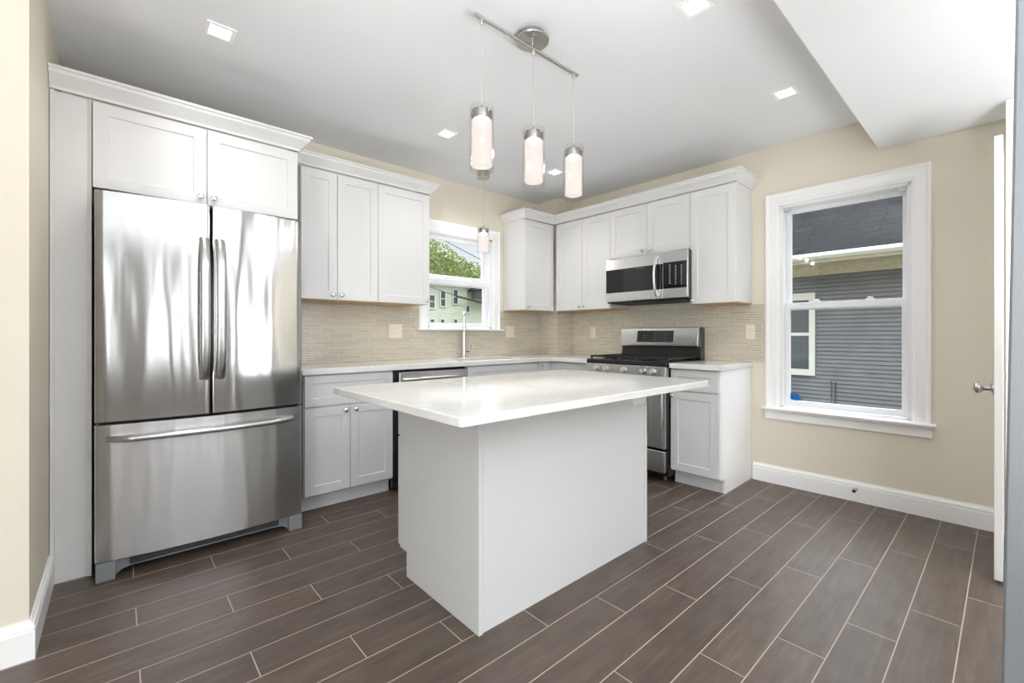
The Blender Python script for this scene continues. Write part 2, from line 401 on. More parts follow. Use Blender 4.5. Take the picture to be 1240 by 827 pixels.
# near right: cased edge of the opening, partition and door
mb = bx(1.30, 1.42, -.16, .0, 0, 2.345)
o = struct('trim_1', mb, 'post', bev=.004, label='edge of the opening at far right, its shade painted in gray', cat='trim')
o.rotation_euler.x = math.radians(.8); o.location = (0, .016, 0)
struct('wall_near', bx(1.42, 1.54, -.75, -.17, 0, 2.345), 'wall')
struct('trim_2', bx(3.44, 3.56, -.35, .012, 0, 2.345), 'trim', bev=.003, label='white door jamb behind the open door', cat='trim')
t = thing('door_1', 'white door standing open edge on at the right wall', 'door', A, 2.98, .03, 0, kind='structure')
obj('door_leaf', MB().box(2.98, 3.70, .018, .046, .012, 2.032), 'trim', t, .002)
dk = obj('door_knob', MB().lathe([(0, .046), (.030, .046), (.030, .052), (.024, .056), (.011, .060), (.010, .078), (.014, .082), (.024, .090), (.0265, .099), (.024, .107), (.013, .112), (.006, .1125), (.006, .117), (0, .118)], (3.045, 0, .877), 'y'), 'nickel', t, label='brushed nickel knob')

# ------------------------------------------------------------------ windows
def window(name, label, fr, x0, x1, z0, z1, rail, depth=.13, cas=.092, stool=True, apron=.07):
    """opening x0..x1, z0..z1 in a wall whose room face is y = 0 (local)"""
    t = thing(name, label, 'window', fr, (x0+x1)/2, 0, z0, kind='structure')
    P = [(0, .0), (cas-.004, .0)]
    prof = [(0, -.012), (.012, -.014), (.016, -.019), (.06, -.019), (.066, -.016), (cas-.02, -.018), (cas-.012, -.027), (cas-.003, -.027), (cas, -.022), (cas, 0), (0, 0)]
    mb = MB()
    ring = []
    # mitred casing: left leg, head, right leg
    def pt(o, d, k):
        return [(x0-o, d, z0-.002), (x0-o, d, z1+o), (x1+o, d, z1+o), (x1+o, d, z0-.002)][k]
    rings = [[mb.bm.verts.new(pt(o, d, k)) for o, d in prof] for k in range(4)]
    for a, b in zip(rings, rings[1:]):
        for j in range(len(prof)): mb.face([a[j], a[(j+1) % len(prof)], b[(j+1) % len(prof)], b[j]])
    mb.face(rings[0][::-1]); mb.face(rings[-1])
    obj('casing', mb, 'trim', t)
    # jamb lining
    j = .022
    mb = MB().box(x0, x0+j, 0, depth, z0, z1).box(x1-j, x1, 0, depth, z0, z1).box(x0, x1, 0, depth, z1-j, z1).box(x0, x1, 0, depth, z0, z0+.02)
    obj('jamb', mb, 'vinyl', t, .0015)
    if stool:
        obj('sill', MB().prism([(-.058, z0-.016), (-.062, z0-.010), (-.062, z0-.004), (-.056, z0+.002), (.03, z0+.004), (.03, z0-.018), (-.05, z0-.018)], 'x', x0-cas-.022, x1+cas+.022), 'trim', t)
    if apron:
        obj('apron', MB().prism([(0, z0-.018), (-.034, z0-.018), (-.034, z0-.028), (-.022, z0-.036), (-.018, z0-.052), (-.018, z0-.018-apron), (0, z0-.018-apron)], 'x', x0-cas-.004, x1+cas+.004), 'trim', t)
    a, b = x0+j, x1-j
    def sash(y0, y1, c, d, nm, wst, wbot, wtop):
        mb = MB().grid([a, a+wst, b-wst, b], [c, c+wbot, d-wtop, d], y0, y1, lambda x, z: not (a+wst < x < b-wst and c+wbot < z < d-wtop), lambda x, z, y: (x, y, z))
        s = obj(nm, mb, 'vinyl', t, .003)
        obj('window_pane', bx(a+wst-.002, b-wst+.002, (y0+y1)/2-.002, (y0+y1)/2+.002, c+wbot-.002, d-wtop+.002), 'pane', s, smooth=0)
        return s
    sash(.088, .118, rail-.03, z1-j, 'upper_sash', .030, .028, .034)
    s = sash(.050, .082, z0+.02, rail+.022, 'lower_sash', .030, .036, .045)
    for fx in (.28, .72):
        x = a + (b-a)*fx
        obj('sash_lock', MB().box(x-.022, x+.022, .055, .08, rail+.022, rail+.030).tube([(x-.012, .066, rail+.036), (x+.016, .066, rail+.036)], .006, 8), 'vinyl', s)
    return t, a, b
w1, wa, wb = window('window_1', 'tall white double hung window on the beige right wall', B, *OP1, 1.345)
for bx_ in (OP1[0]+.045, OP1[1]-.045):
    obj('blind_bracket', MB().box(bx_-.018, bx_+.018, .006, .030, OP1[3]-.052, OP1[3]-.020).box(bx_-.021, bx_+.021, .004, .010, OP1[3]-.044, OP1[3]-.022), 'bracket', w1, .002)
obj('tape_patch', MB().prism([(wa+.032, .645), (wa+.032, .690), (wa+.085, .686), (wa+.110, .640), (wa+.06, .636)], 'y', .0605, .0625), 'tape', w1, smooth=0, label='blue tape patch on lower pane')
w2, _, _ = window('window_2', 'small white double hung window above the sink', Frame((0, YB, 0), 0), *OP2, 1.625, apron=0)
for i, (x0, x1) in enumerate(zip(WX0, WX1)):
    f = Frame((0, -3.6, 0), math.pi)
    window('window_%d' % (i+3), 'white window of the room behind the view', f, -x1, -x0, .65, 2.3, 1.48, apron=0)

# ------------------------------------------------------------------ backsplash
def spl(x, y, z): return (x, y, z)
mb = MB()
e = .006
mb.grid([.86, OP2[0]-.092, OP2[1]+.092, 3.444-e], [.914, 1.167, 1.365], 0, e, lambda x, z: not (OP2[0]-.092 < x < OP2[1]+.092 and z > 1.167), lambda x, z, t: (x, YB-t, z))
bs = MB(); bs.bm = mb.bm
bs.box(3.444-e, 3.444, 3.151-e, YB, .914, 1.365)
bs.box(3.444, wallx(3.15), 3.151-e, 3.151, .914, 1.365)
for (s0, s1, z0, z1) in ((1.262, 3.14, .914, 1.365),):
    v = [bs.bm.verts.new(B.p(x, y, z)) for z in (z0, z1) for y in (-e, 0) for x in (-s1, -s0)]
    for q in ((0, 2, 3, 1), (4, 5, 7, 6), (0, 1, 5, 4), (2, 6, 7, 3), (0, 4, 6, 2), (1, 3, 7, 5)): bs.face([v[i] for i in q])
struct('trim_3', bs, 'mosaic', label='beige glass strip mosaic backsplash', cat='backsplash')

# ------------------------------------------------------------------ cabinets
def knob(root, x, y, z, material='chrome', flip=1, r=.0145):
    k = r/.0145
    return obj('knob', MB().lathe([(0, 0), (.008*k, 0), (.0065*k, -.003*k), (.006*k, -.010*k), (.011*k, -.014*k), (.0145*k, -.019*k), (.0135*k, -.024*k), (.008*k, -.027*k), (0, -.028*k)], (x, y, z), 'y', 16), material, root)
def door(root, x0, x1, z0, z1, yf, material, kn=None, name='door', rail=.056):
    d = obj(name, MB().shaker(x0, x1, z0, z1, yf, rail=rail), material, root, .0012)
    if kn: knob(d, kn[0], yf, kn[1])
    return d
G = .0018
def upper(label, fr, x0, x1, yf, yb, z0, z1, doors, name='wall_cabinet', cat='kitchen cabinet', group=None, bottom=True):
    """doors: list of (xa, xb, za, zb, knob)"""
    t = thing(name, label, cat, fr, (x0+x1)/2, (yf+yb)/2, z0, group)
    obj('cabinet_body', bx(x0, x1, yf+.021, yb, z0+.006, z1), 'white', t, .0015)
    if bottom: obj('bottom_panel', bx(x0+.002, x1-.002, yf+.023, yb-.002, z0-.001, z0+.006), 'wood', t, label='pale wood underside')
    for d in doors: door(t, d[0]+G, d[1]-G, d[2], d[3], yf, 'white', d[4])
    return t
YU = 3.12; ZB, ZT = 1.372, 2.262
upper('white two door wall cabinet right beside the fridge', A, .905, 1.446, YU, YB-.002, ZB, ZT,
      [(.905, 1.145, ZB, ZT-.012, (1.112, 1.405)), (1.145, 1.446, ZB, ZT-.012, (1.172, 1.405))])
upper('white single door wall cabinet left of the sink window', A, 1.446, 1.884, YU, YB-.002, ZB, ZT, [(1.446, 1.884, ZB, ZT-.012, (1.856, 1.405))])
XC = wallx(3.12)-.33
upper('white wall cabinet in the corner right of the sink window', A, 2.950, XC, YU, YB-.002, ZB, ZT, [(2.950, XC-.004, ZB, ZT-.012, (2.985, 1.405))])
YR = -.33
upper('white two door wall cabinet between corner and microwave', B, -3.116, -2.44, YR, -.002, ZB, ZT,
      [(-3.098, -2.765, ZB, ZT-.012, (-2.793, 1.402)), (-2.765, -2.44, ZB, ZT-.012, (-2.735, 1.402))])
upper('short white two door wall cabinet above the microwave', B, -2.44, -1.69, YR, -.002, 1.812, ZT,
      [(-2.44, -2.071, 1.815, ZT-.012, (-2.106, 1.85)), (-2.071, -1.69, 1.815, ZT-.012, (-2.036, 1.85))], bottom=False)
upper('white single door wall cabinet right of the microwave', B, -1.69, -1.345, YR, -.002, ZB, ZT, [(-1.69, -1.345, ZB, ZT-.012, (-1.664, 1.40))])

# fridge surround
t = upper('white cabinet over the stainless fridge', A, -.09, .812, 2.855, YB-.002, 1.822, 2.232,
      [(-.09, .357, 1.822, 2.226, (.328, 1.86)), (.357, .812, 1.822, 2.226, (.386, 1.86))], bottom=False)
t = thing('tall_end_panel', 'tall white filler panel between left wall and fridge', 'end panel', A, -.15, 2.9, 0)
obj('panel_stile', bx(-.229, -.214, 2.856, 2.90, 0, 2.232), 'white', t, .0015)
obj('filler', bx(-.214, -.106, 2.868, 2.90, 0, 2.232), 'white', t, 0)
obj('side_panel', MB().prism([(-.108, 2.868), (-.092, 2.856), (-.090, 3.44), (-.108, 3.44)], 'z', 0, 2.232), 'white', t, 0)

CR = [(0, 0), (.006, 0), (.008, .012), (.018, .022), (.034, .040), (.048, .052), (.052, .064), (.060, .066), (.060, .078), (0, .078)]
def crown(label, path, z, sc_=1.0):
    n = thing('crown_molding', label, 'crown molding', A, path[0][0], path[0][1], z)
    obj('molding', MB().sweep(path, [(o*sc_, z+h*sc_) for o, h in CR]), 'white', n, smooth=25)
crown('white crown molding over the fridge cabinet', [(-.229, 2.855), (.813, 2.855), (.813, 3.445)], 2.234, 1.08)
crown('white crown molding over the cabinets left of the sink window', [(.876, YU+.001), (1.885, YU+.001), (1.885, 3.445)], ZT)
c1 = B.p(-1.344, YR, 0); c2 = B.p(-1.344, -.004, 0); c0 = B.p(-3.09, YR, 0)
crown('white crown molding over the corner and range wall cabinets', [(2.949, 3.445), (2.949, YU+.001), (XC-.001, YU+.001), (c1.x, c1.y), (c2.x, c2.y)], ZT)

# base cabinets
def base(label, fr, x0, x1, yf, yb, fronts, sink=False, material='gray', toe=.075):
    t = thing('base_cabinet', label, 'kitchen cabinet', fr, (x0+x1)/2, (yf+yb)/2, 0)
    if sink:
        obj('cabinet_body', MB().box(x0, x0+.018, yf+.021, yb, .10, .874).box(x1-.018, x1, yf+.021, yb, .10, .874).box(x0+.018, x1-.018, yf+.021, yb, .10, .118).box(x0+.018, x1-.018, yb-.01, yb, .118, .874).box(x0+.018, x1-.018, yf+.021, yf+.04, .118, .874), material, t, 0)
    else: obj('cabinet_body', bx(x0, x1, yf+.021, yb, .10, .874), material, t, .001)
    obj('toe_kick', bx(x0, x1, yf+toe, yf+toe+.016, 0, .10), material, t)
    for kind, a, b, c, d, kn in fronts: door(t, a+G, b-G, c, d, yf, material, kn, kind, .05 if kind != 'door' else .056)
    return t
YF = 2.92
base('gray base cabinet with drawer and two doors beside the fridge', A, .866, 1.466, YF, 3.44,
     [('drawer', .868, 1.464, .672, .866, None), ('door', .868, 1.157, .112, .662, (1.122, .632)), ('door', 1.157, 1.464, .112, .662, (1.190, .632))])
base('gray sink base cabinet under the small window', A, 2.115, 2.925, YF, 3.44,
     [('drawer_front', 2.117, 2.923, .690, .866, None), ('door', 2.117, 2.52, .112, .680, (2.49, .65)), ('door', 2.52, 2.923, .112, .680, (2.55, .65))], sink=True)
BF = -.585
base('narrow gray base cabinet with one knob in the corner', A, 2.93, 3.07, YF, 3.44, [('door', 2.93, 3.068, .112, .866, (2.965, .842))])
base('gray base cabinet between the corner and the range', B, -2.90, -2.475, BF, -.01, [('drawer', -2.898, -2.477, .672, .866, None), ('door', -2.898, -2.477, .112, .662, (-2.51, .632))])
t = base('gray base cabinet with drawer and door right of the range', B, -1.722, -1.366, BF, -.01, [('drawer', -1.722, -1.366, .714, .866, None), ('door', -1.722, -1.366, .112, .704, (-1.700, .672))])
obj('end_panel', MB().prism([(BF+.018, .105), (BF+.072, .105), (BF+.072, 0), (-.004, 0), (-.004, .874), (BF+.018, .874)], 'x', -1.366, -1.348), 'trim', t, .001, label='white end panel')
t = thing('corner_filler', 'gray filler strip in the inside corner of base cabinets', 'filler strip', A, 3.1, 2.93, 0)
fx = B.p(-2.902, BF+.03, 0)
obj('filler_strip', MB().prism([(3.072, 2.935), (3.12, 2.935), (fx.x, fx.y), (fx.x+.02, fx.y), (fx.x+.02, 2.955), (3.072, 2.955)], 'z', .0, .874), 'gray', t)

# worktops
CT0, CT1 = .876, .914
def ctx(x, y, z):
    return (x, y, z)
def lmap(x, y, z):
    # x up to 3.06 is the sink run; beyond it follow the range wall (x measured as offset from the wall)
    return (wallx(y) - (3.70-x) if x > 3.05 else x, y, z)
xs = [.846, 2.17, 2.80, 3.08, 3.436, 3.692]; ys = [2.468, 2.892, 3.00, 3.33, 3.143, YB-.007]
ys = [2.468, 2.892, 3.00, 3.143, 3.33, YB-.007]
def keepL(x, y):
    if x < 3.08 and y < 2.892: return False
    if x > 3.436 and y > 3.143: return False
    if 2.17 < x < 2.80 and 3.00 < y < 3.33: return False
    return True
mb = MB().grid(xs, ys, CT0, CT1, keepL, lmap)
obj('countertop', mb, 'quartz', None, .003, label='white quartz countertop running from fridge around the corner to the range', category='countertop')
v = MB()
pts = [B.p(-1.720, -.612, 0), B.p(-1.336, -.612, 0), B.p(-1.336, -.007, 0), B.p(-1.720, -.007, 0)]
v.prism([(p.x, p.y) for p in pts], 'z', CT0, CT1)
obj('countertop', v, 'quartz', None, .003, label='small white quartz countertop right of the range', category='countertop')
# sink
t = thing('kitchen_sink', 'stainless undermount sink below the small window', 'sink', A, 2.485, 3.165, .68)
mb = MB()
a0, a1, b0, b1 = 2.172, 2.798, 3.002, 3.328
def rr(i, z): return [mb.bm.verts.new(p) for p in ((a0+i, b0+i, z), (a1-i, b0+i, z), (a1-i, b1-i, z), (a0+i, b1-i, z))]
R = [rr(-.004, .875), rr(.006, .875), rr(.006, .72), rr(.03, .70), rr(.03, .69), rr(-.004, .69)]
for p, q in list(zip(R, R[1:])) + [(R[-1], R[0])]:
    for j in range(4): mb.face([p[j], p[(j+1) % 4], q[(j+1) % 4], q[j]])
mb.face(R[3])
obj('basin', mb, 'steel', t, 0)
obj('drain', MB().lathe([(0, .702), (.045, .702), (.042, .706), (.03, .704), (0, .703)], (2.485, 3.165, 0)), 'chrome', t)
# faucet
t = thing('kitchen_faucet', 'tall chrome faucet standing in front of the sink window', 'faucet', A, 2.412, 3.385, CT1)
fx, fy = 2.412, 3.385
obj('faucet_body', MB().lathe([(0, .914), (.027, .914), (.027, .920), (.022, .926), (.020, .96), (.019, 1.02), (.016, 1.10), (.0145, 1.17), (0, 1.17)], (fx, fy, 0)), 'chrome', t)
DXF, DYF = -.56, -.83
def fp(d, z): return (fx+DXF*d, fy+DYF*d, z)
arc = [fp(0, 1.16), fp(0, 1.28)] + [fp(.075-.075*math.cos(a), 1.28+.055*math.sin(a)) for a in [math.radians(d) for d in range(15, 181, 15)]] + [fp(.150, 1.27)]
obj('spout', MB().tube(arc, .011, 14), 'chrome', t)
obj('spray_head', MB().lathe([(0, 1.31), (.013, 1.31), (.014, 1.27), (.017, 1.22), (.020, 1.185), (.018, 1.18), (0, 1.18)], fp(.150, -.03)), 'chrome', t)
obj('handle', MB().tube([(fx+.015, fy, .972), (fx+.06, fy, .972)], .012, 12).tube([(fx+.055, fy, .972), (fx+.062, fy-.005, .99), (fx+.07, fy-.02, 1.03)], [.008, .007, .005], 10), 'chrome', t)

# ------------------------------------------------------------------ refrigerator
FX0, FX1 = -.080, .806; FC = (FX0+FX1)/2; FH = (FX1-FX0)/2
def bow(x): return 2.757 - .040*(1-((x-FC)/FH)**2)
def bowed(x0, x1, z0, z1, back=2.80, n=14):
    front = []
    for i in range(n+1):
        x = x0+(x1-x0)*i/n; front.append((x, bow(x)))
    r = .012
    front[0] = (x0, front[0][1]+.010); front.insert(1, (x0+.004, bow(x0+.004)+.003)); front.insert(2, (x0+.011, bow(x0+.011)))
    front[-1] = (x1, front[-1][1]+.010); front.insert(-1, (x1-.011, bow(x1-.011))); front.insert(-1, (x1-.004, bow(x1-.004)+.003))
    return MB().prism(front + [(x1, back), (x0, back)], 'z', z0, z1)
t = thing('refrigerator', 'stainless french door refrigerator with bottom freezer drawer', 'refrigerator', A, FC, 3.1, 0)
obj('cabinet_body', bx(FX0+.006, FX1-.006, 2.815, 3.42, .03, 1.775), 'gray_pl', t, .004)
obj('door_gasket', bx(FX0+.012, FX1-.012, 2.795, 2.816, .09, 1.775), 'gasket', t)
for (x0, x1, hx) in ((FX0, .3545, .327), (.3605, FX1, .395)):
    d = obj('door', bowed(x0, x1, .727, 1.788), 'steel_wavy', t, 0, smooth=30)
    y0 = bow(hx); z0, z1 = .905, 1.615
    path = []; N_ = 20
    for i in range(N_+1):
        f = i/N_; z = z0+(z1-z0)*f; e_ = (1-abs(2*f-1)**6)
        path.append((hx, y0+.004-.048*e_-.012*math.sin(math.pi*f), z))
    obj('handle', MB().tube(path, .013, 16, ry=.022, up=(1, 0, 0)), 'steel', d)
for x in (FX0+.05, FX1-.05):
    obj('hinge_cover', bx(x-.035, x+.035, 2.775, 2.86, 1.788, 1.802), 'gasket', t, .004)
d = obj('freezer_drawer', bowed(FX0, FX1, .088, .712), 'steel_drawer', t, 0, smooth=30)
path = []; N_ = 28
for i in range(N_+1):
    f = i/N_; x = -.032+(.782)*f; e_ = (1-abs(2*f-1)**10)
    path.append((x, bow(x)+.004-.048*e_, .648))
obj('handle', MB().tube(path, .015, 14, ry=.015), 'steel', d)
gr = obj('base_grille', MB().prism([(FX0+.068, .004), (FX0+.095, .026), (FX0+.13, .034), (FX1-.13, .034), (FX1-.095, .026), (FX1-.068, .004), (FX1-.068, .086), (FX0+.068, .086)], 'y', 2.775, 2.80), 'gray_pl', t)
mb = MB()
for z in (.046, .056, .066, .076): mb.prism([(FX0+.125, z-.003), (FX1-.125, z-.003), (FX1-.120, z+.003), (FX0+.120, z+.003)], 'y', 2.769, 2.776)
obj('louver', mb, 'gasket', gr)
for a, b, s in ((FX0, FX0+.085, 1), (FX1-.085, FX1, -1)):
    P = [(a+.004, 0), (a+.072, 0), (a+.074, .084), (a+.004, .084)] if s == 1 else [(b-.072, 0), (b-.004, 0), (b-.004, .084), (b-.074, .084)]
    obj('foot', MB().prism(P, 'y', 2.742, 2.80), 'gray_pl', t, .003)

# ------------------------------------------------------------------ dishwasher
t = thing('dishwasher', 'stainless dishwasher under the counter behind the island', 'dishwasher', A, 1.80, 3.2, 0)
obj('cabinet_body', bx(1.474, 2.108, 2.945, 3.43, .02, .868), 'black', t)
d = obj('door', bx(1.507, 2.106, 2.905, 2.945, .11, .858), 'steel', t, .005)
path = [(1.54+.52*i/16, 2.905+.006-.045*(1-abs(i/8-1)**8), .806) for i in range(17)]
obj('handle', MB().tube(path, .012, 12), 'steel_lt', d)
obj('kick_plate', bx(1.507, 2.106, 2.955, 2.965, .012, .105), 'black', t)

# ------------------------------------------------------------------ range
t = thing('gas_range', 'stainless gas range with black cooktop and raised back panel', 'range', B, -2.095, -.33, 0)
RX0, RX1 = -2.468, -1.728
obj('range_body', bx(RX0, RX1, -.600, -.02, .05, .885), 'black', t, .002)
for x in (RX0+.06, RX1-.06):
    for y in (-.54, -.1): obj('foot', MB().lathe([(0, 0), (.02, 0), (.02, .02), (.012, .03), (.012, .055), (0, .055)], (x, y, 0), n=12), 'black', t)
obj('cooktop', bx(RX0-.002, RX1+.002, -.642, -.075, .884, .921), 'black', t, .006)
for cx in (-2.345, -2.098, -1.851):
    mb = MB(); hw = .112
    z0, z1 = .921, .948
    for y in (-.595, -.345, -.12): mb.box(cx-hw, cx+hw, y-.006, y+.006, z1-.012, z1)
    for x in (cx-hw+.006, cx, cx+hw-.006): mb.box(x-.006, x+.006, -.60, -.115, z1-.012, z1+.001)
    for y in (-.47, -.23): mb.box(cx-.09, cx+.09, y-.005, y+.005, z1-.012, z1)
    for x in (cx-hw+.006, cx+hw-.006):
        for y in (-.594, -.121, -.345): mb.box(x-.007, x+.007, y-.007, y+.007, z0-.004, z1)
    obj('grate', mb, 'iron', t)
for (x, y, r) in ((-2.345, -.47, .045), (-2.345, -.23, .038), (-2.098, -.35, .05), (-1.851, -.47, .042), (-1.851, -.23, .036)):
    obj('burner', MB().lathe([(0, .918), (r+.012, .918), (r+.010, .926), (r, .927), (r, .934), (r*.9, .938), (0, .939)], (x, y, 0), n=20), 'iron', t)
cp = obj('control_panel', MB().prism([(-.643, .884), (-.655, .815), (-.655, .800), (-.60, .800), (-.60, .884)], 'x', RX0, RX1), 'steel', t, .003)
for s in (2.354, 2.262, 2.087, 1.915, 1.832):
    obj('knob', MB().lathe([(0, -.650), (.024, -.650), (.0245, -.656), (.021, -.660), (.020, -.680), (.017, -.685), (0, -.685)], (-s, 0, .846), 'y', 20).box(-s-.003, -s+.003, -.690, -.66, .829, .863), 'steel_lt', cp, label='stainless burner knob')
d = obj('oven_door', bx(RX0+.004, RX1-.030, -.645, -.602, .262, .792), 'steel', t, .006)
obj('oven_window', bx(RX0+.12, RX1-.15, -.647, -.640, .36, .66), 'darkglass', d)
obj('door_edge', bx(RX1-.030, RX1-.012, -.640, -.602, .262, .792), 'steel_lt', d)
path = [(RX0+.05+.60*i/16, -.645+.006-.05*(1-abs(i/8-1)**8), .735) for i in range(17)]
obj('handle', MB().tube(path, .012, 12), 'steel_lt', d)
obj('storage_drawer', MB().prism([(-.645, .245), (-.648, .23), (-.640, .08), (-.602, .08), (-.602, .245)], 'x', RX0+.004, RX1-.012), 'steel', t, .004)
bk = obj('back_guard', MB().prism([(-.074, .915), (-.10, .925), (-.085, 1.02), (-.085, 1.19), (-.02, 1.19), (-.02, .915)], 'x', RX0-.004, RX1+.022), 'black', t, .004)
obj('control_fascia', MB().prism([(-.125, 1.028), (-.128, 1.036), (-.100, 1.188), (-.088, 1.191), (-.084, 1.186), (-.086, 1.024)], 'x', RX0-.004, RX1+.006), 'steel_lt', bk, .003)
th_ = math.atan(.028/.152)
def fascia(x0, x1, z0, z1, dy):
    f = lambda z: -.128 + (z-1.036)*(.028/.152)
    return MB().prism([(f(z0)-dy, z0), (f(z1)-dy, z1), (f(z1)+.004, z1), (f(z0)+.004, z0)], 'x', x0, x1)
dp = obj('display_panel', fascia(-2.292, -1.938, 1.062, 1.165, .0015), 'darkglass', bk)
mb = MB()
random.seed(3)
for i in range(8):
    for j in range(4):
        if random.random() < .75:
            x = -2.27+.04*i; z = 1.078+.022*j; f = -.128+(z-1.036)*(.028/.152)-.0022
            mb.box(x, x+random.choice((.010, .018)), f, f+.001, z, z+.003)
M['mark'] = mat('grey_key_mark', srgb(96, 98, 101), .5)
obj('key_mark', mb, 'mark', dp, smooth=0, kind='stuff')
obj('badge', fascia(-1.765, -1.750, 1.048, 1.060, .0012), 'gray_pl', bk)

# ------------------------------------------------------------------ microwave
t = thing('microwave', 'stainless over the range microwave with black glass door', 'microwave', B, -2.06, -.2, 1.41)
MX0, MX1, MZ0, MZ1 = -2.436, -1.676, 1.41, 1.80
obj('microwave_body', bx(MX0, MX1, -.375, -.004, MZ0, MZ1), 'black', t, .003)
xd = -1.880
d = obj('door', bx(MX0, xd-.002, -.402, -.376, MZ0+.012, MZ1), 'steel_lt', t, .004)
obj('door_glass', bx(MX0+.004, xd-.004, -.405, -.400, 1.500, 1.705), 'darkglass', d, .001)
mb = MB().box(-2.262, -2.262+.062, -.4062, -.405, 1.686, 1.690)
obj('door_mark', MB().box(-2.12, -2.048, -.4062, -.4049, 1.689, 1.695), 'mark', d, smooth=0)
obj('inner_window_edge', MB().box(-2.128, -2.124, -.4060, -.4049, 1.502, 1.703), 'gasket', d, smooth=0)
path = [(-1.935, -.404+.006-.050*math.sin(math.pi*i/16)**.6, 1.445+.33*i/16) for i in range(17)]
obj('handle', MB().tube(path, .015, 14, ry=.011, up=(1, 0, 0)), 'steel_lt', d)
p = obj('control_panel', bx(xd, MX1, -.402, -.376, MZ0+.012, MZ1), 'steel_lt', t, .004)
obj('keypad', bx(xd+.003, MX1-.004, -.405, -.400, 1.500, 1.712), 'darkglass', p, .001)
mb = MB()
for i, x in enumerate((-1.826, -1.776, -1.728)):
    for j in range(9):
        z = 1.53+.018*j + (.01 if i == 0 else 0)
        mb.box(x, x+.010, -.4062, -.4049, z, z+.005)
M['keys'] = mat('pale_key_print', srgb(215, 215, 215), .5)
obj('key_mark', mb, 'keys', p, smooth=0, kind='stuff')
obj('vent_underside', bx(MX0+.03, MX1-.03, -.36, -.05, MZ0-.006, MZ0+.002), 'gasket', t)

# ------------------------------------------------------------------ island
t = thing('kitchen_island', 'gray kitchen island base standing on the plank floor', 'kitchen island', A, 1.585, 1.62, 0)
IX0, IX1, IY0, IY1, IZ = 1.006, 2.160, 1.316, 1.935, .85
side = [(IY0, 0), (IY1-.065, 0), (IY1-.065, .115), (IY1, .115), (IY1, IZ), (IY0, IZ)]
obj('side_panel', MB().prism(side, 'x', IX0, IX0+.019), 'gray', t, .001)
obj('side_panel', MB().prism(side, 'x', IX1-.019, IX1), 'gray', t, .001)
obj('back_panel', bx(IX0+.019, IX1-.019, IY0+.006, IY0+.024, 0, IZ), 'gray', t)
obj('cabinet_body', bx(IX0+.019, IX1-.019, IY0+.024, IY1-.002, .115, IZ), 'gray', t)
obj('toe_kick', bx(IX0+.019, IX1-.019, IY1-.075, IY1-.06, 0, .115), 'gray', t)
for i in range(3):
    a = IX0+.002+i*.3845; b = a+.3825
    dd = obj('door', MB().shaker(a, b, .125, .64, IY1+.021, flip=-1), 'gray', t, .001)
    dd = obj('drawer', MB().shaker(a, b, .65, .842, IY1+.021, rail=.05, flip=-1), 'gray', t, .001)
def rounded(x0, x1, y0, y1, r, n=5):
    P = []
    for cx, cy, a in ((x1-r, y1-r, 0), (x0+r, y1-r, 90), (x0+r, y0+r, 180), (x1-r, y0+r, 270)):
        for i in range(n+1): q = math.radians(a+90*i/n); P.append((cx+r*math.cos(q), cy+r*math.sin(q)))
    return P
obj('island_countertop', MB().prism(rounded(.757, 2.385, 1.078, 2.112, .012), 'z', IZ, IZ+.031), 'quartz', None, .003, smooth=30, label='large white quartz slab on top of the island', category='countertop')

# ------------------------------------------------------------------ outlets
def outlet(label, fr, x, y, z, wd=.07, ht=.115, material='plate', gangs=1, horiz=False, toggles=()):
    t = thing('wall_outlet', label, 'outlet', fr, x, y, z)
    obj('cover_plate', bx(x-wd/2, x+wd/2, y-.006, y-.0005, z-ht/2, z+ht/2), material, t, .003)
    for g in range(gangs):
        gx = x + (g-(gangs-1)/2)*.046
        if g in toggles:
            obj('switch', MB().box(gx-.016, gx+.016, y-.0085, y-.0055, z-.033, z+.033), material, t, .001)
            continue
        for q in (-.021, .021):
            c = (gx+q, z) if horiz else (gx, z+q)
            f = obj('receptacle', MB().lathe([(0, -.0085), (.0155, -.0085), (.0165, -.0055), (0, -.0055)], (c[0], y, c[1]), 'y', 18), material, t)
            mb = MB()
            for s in (-.0055, .0055):
                if horiz: mb.box(c[0]-.003, c[0]+.004, y-.009, y-.0084, c[1]+s-.001, c[1]+s+.001)
                else: mb.box(c[0]+s-.001, c[0]+s+.001, y-.009, y-.0084, c[1]-.003, c[1]+.004)
            obj('slot', mb, 'slot', f, smooth=0)
Y0 = YB-.006
outlet('warm-lit white double outlet plate left of the sink window', A, 1.747, Y0, 1.160, .122, .116, gangs=2, toggles=(1,))
outlet('warm-lit white switch plate right of the sink window', A, 3.035, Y0, 1.160, .116, .116, gangs=2, toggles=(0, 1))
outlet('warm-lit white outlet plate between the corner and range', B, -2.874, -.006, 1.153)
outlet('warm-lit white outlet plate right of the range', B, -1.355, -.006, 1.150)
outlet('white outlet plate on the island under its countertop', A, 2.085, IY0+.006, .790, .122, .072, 'plate_w', horiz=True)

# doorstop
t = thing('door_stop', 'small dark door stop on the baseboard under the tall window', 'door stop', B, -.69, -.016, .085)
obj('spring', MB().lathe([(0, -.016), (.012, -.016), (.011, -.020), (.006, -.024), (.006, -.066), (0, -.066)], (-.69, 0, .085), 'y', 14), 'nickel', t)
obj('rubber_tip', MB().lathe([(0, -.064), (.010, -.064), (.0105, -.076), (.007, -.080), (0, -.080)], (-.69, 0, .085), 'y', 14), 'gasket', t, label='dark rubber tip')

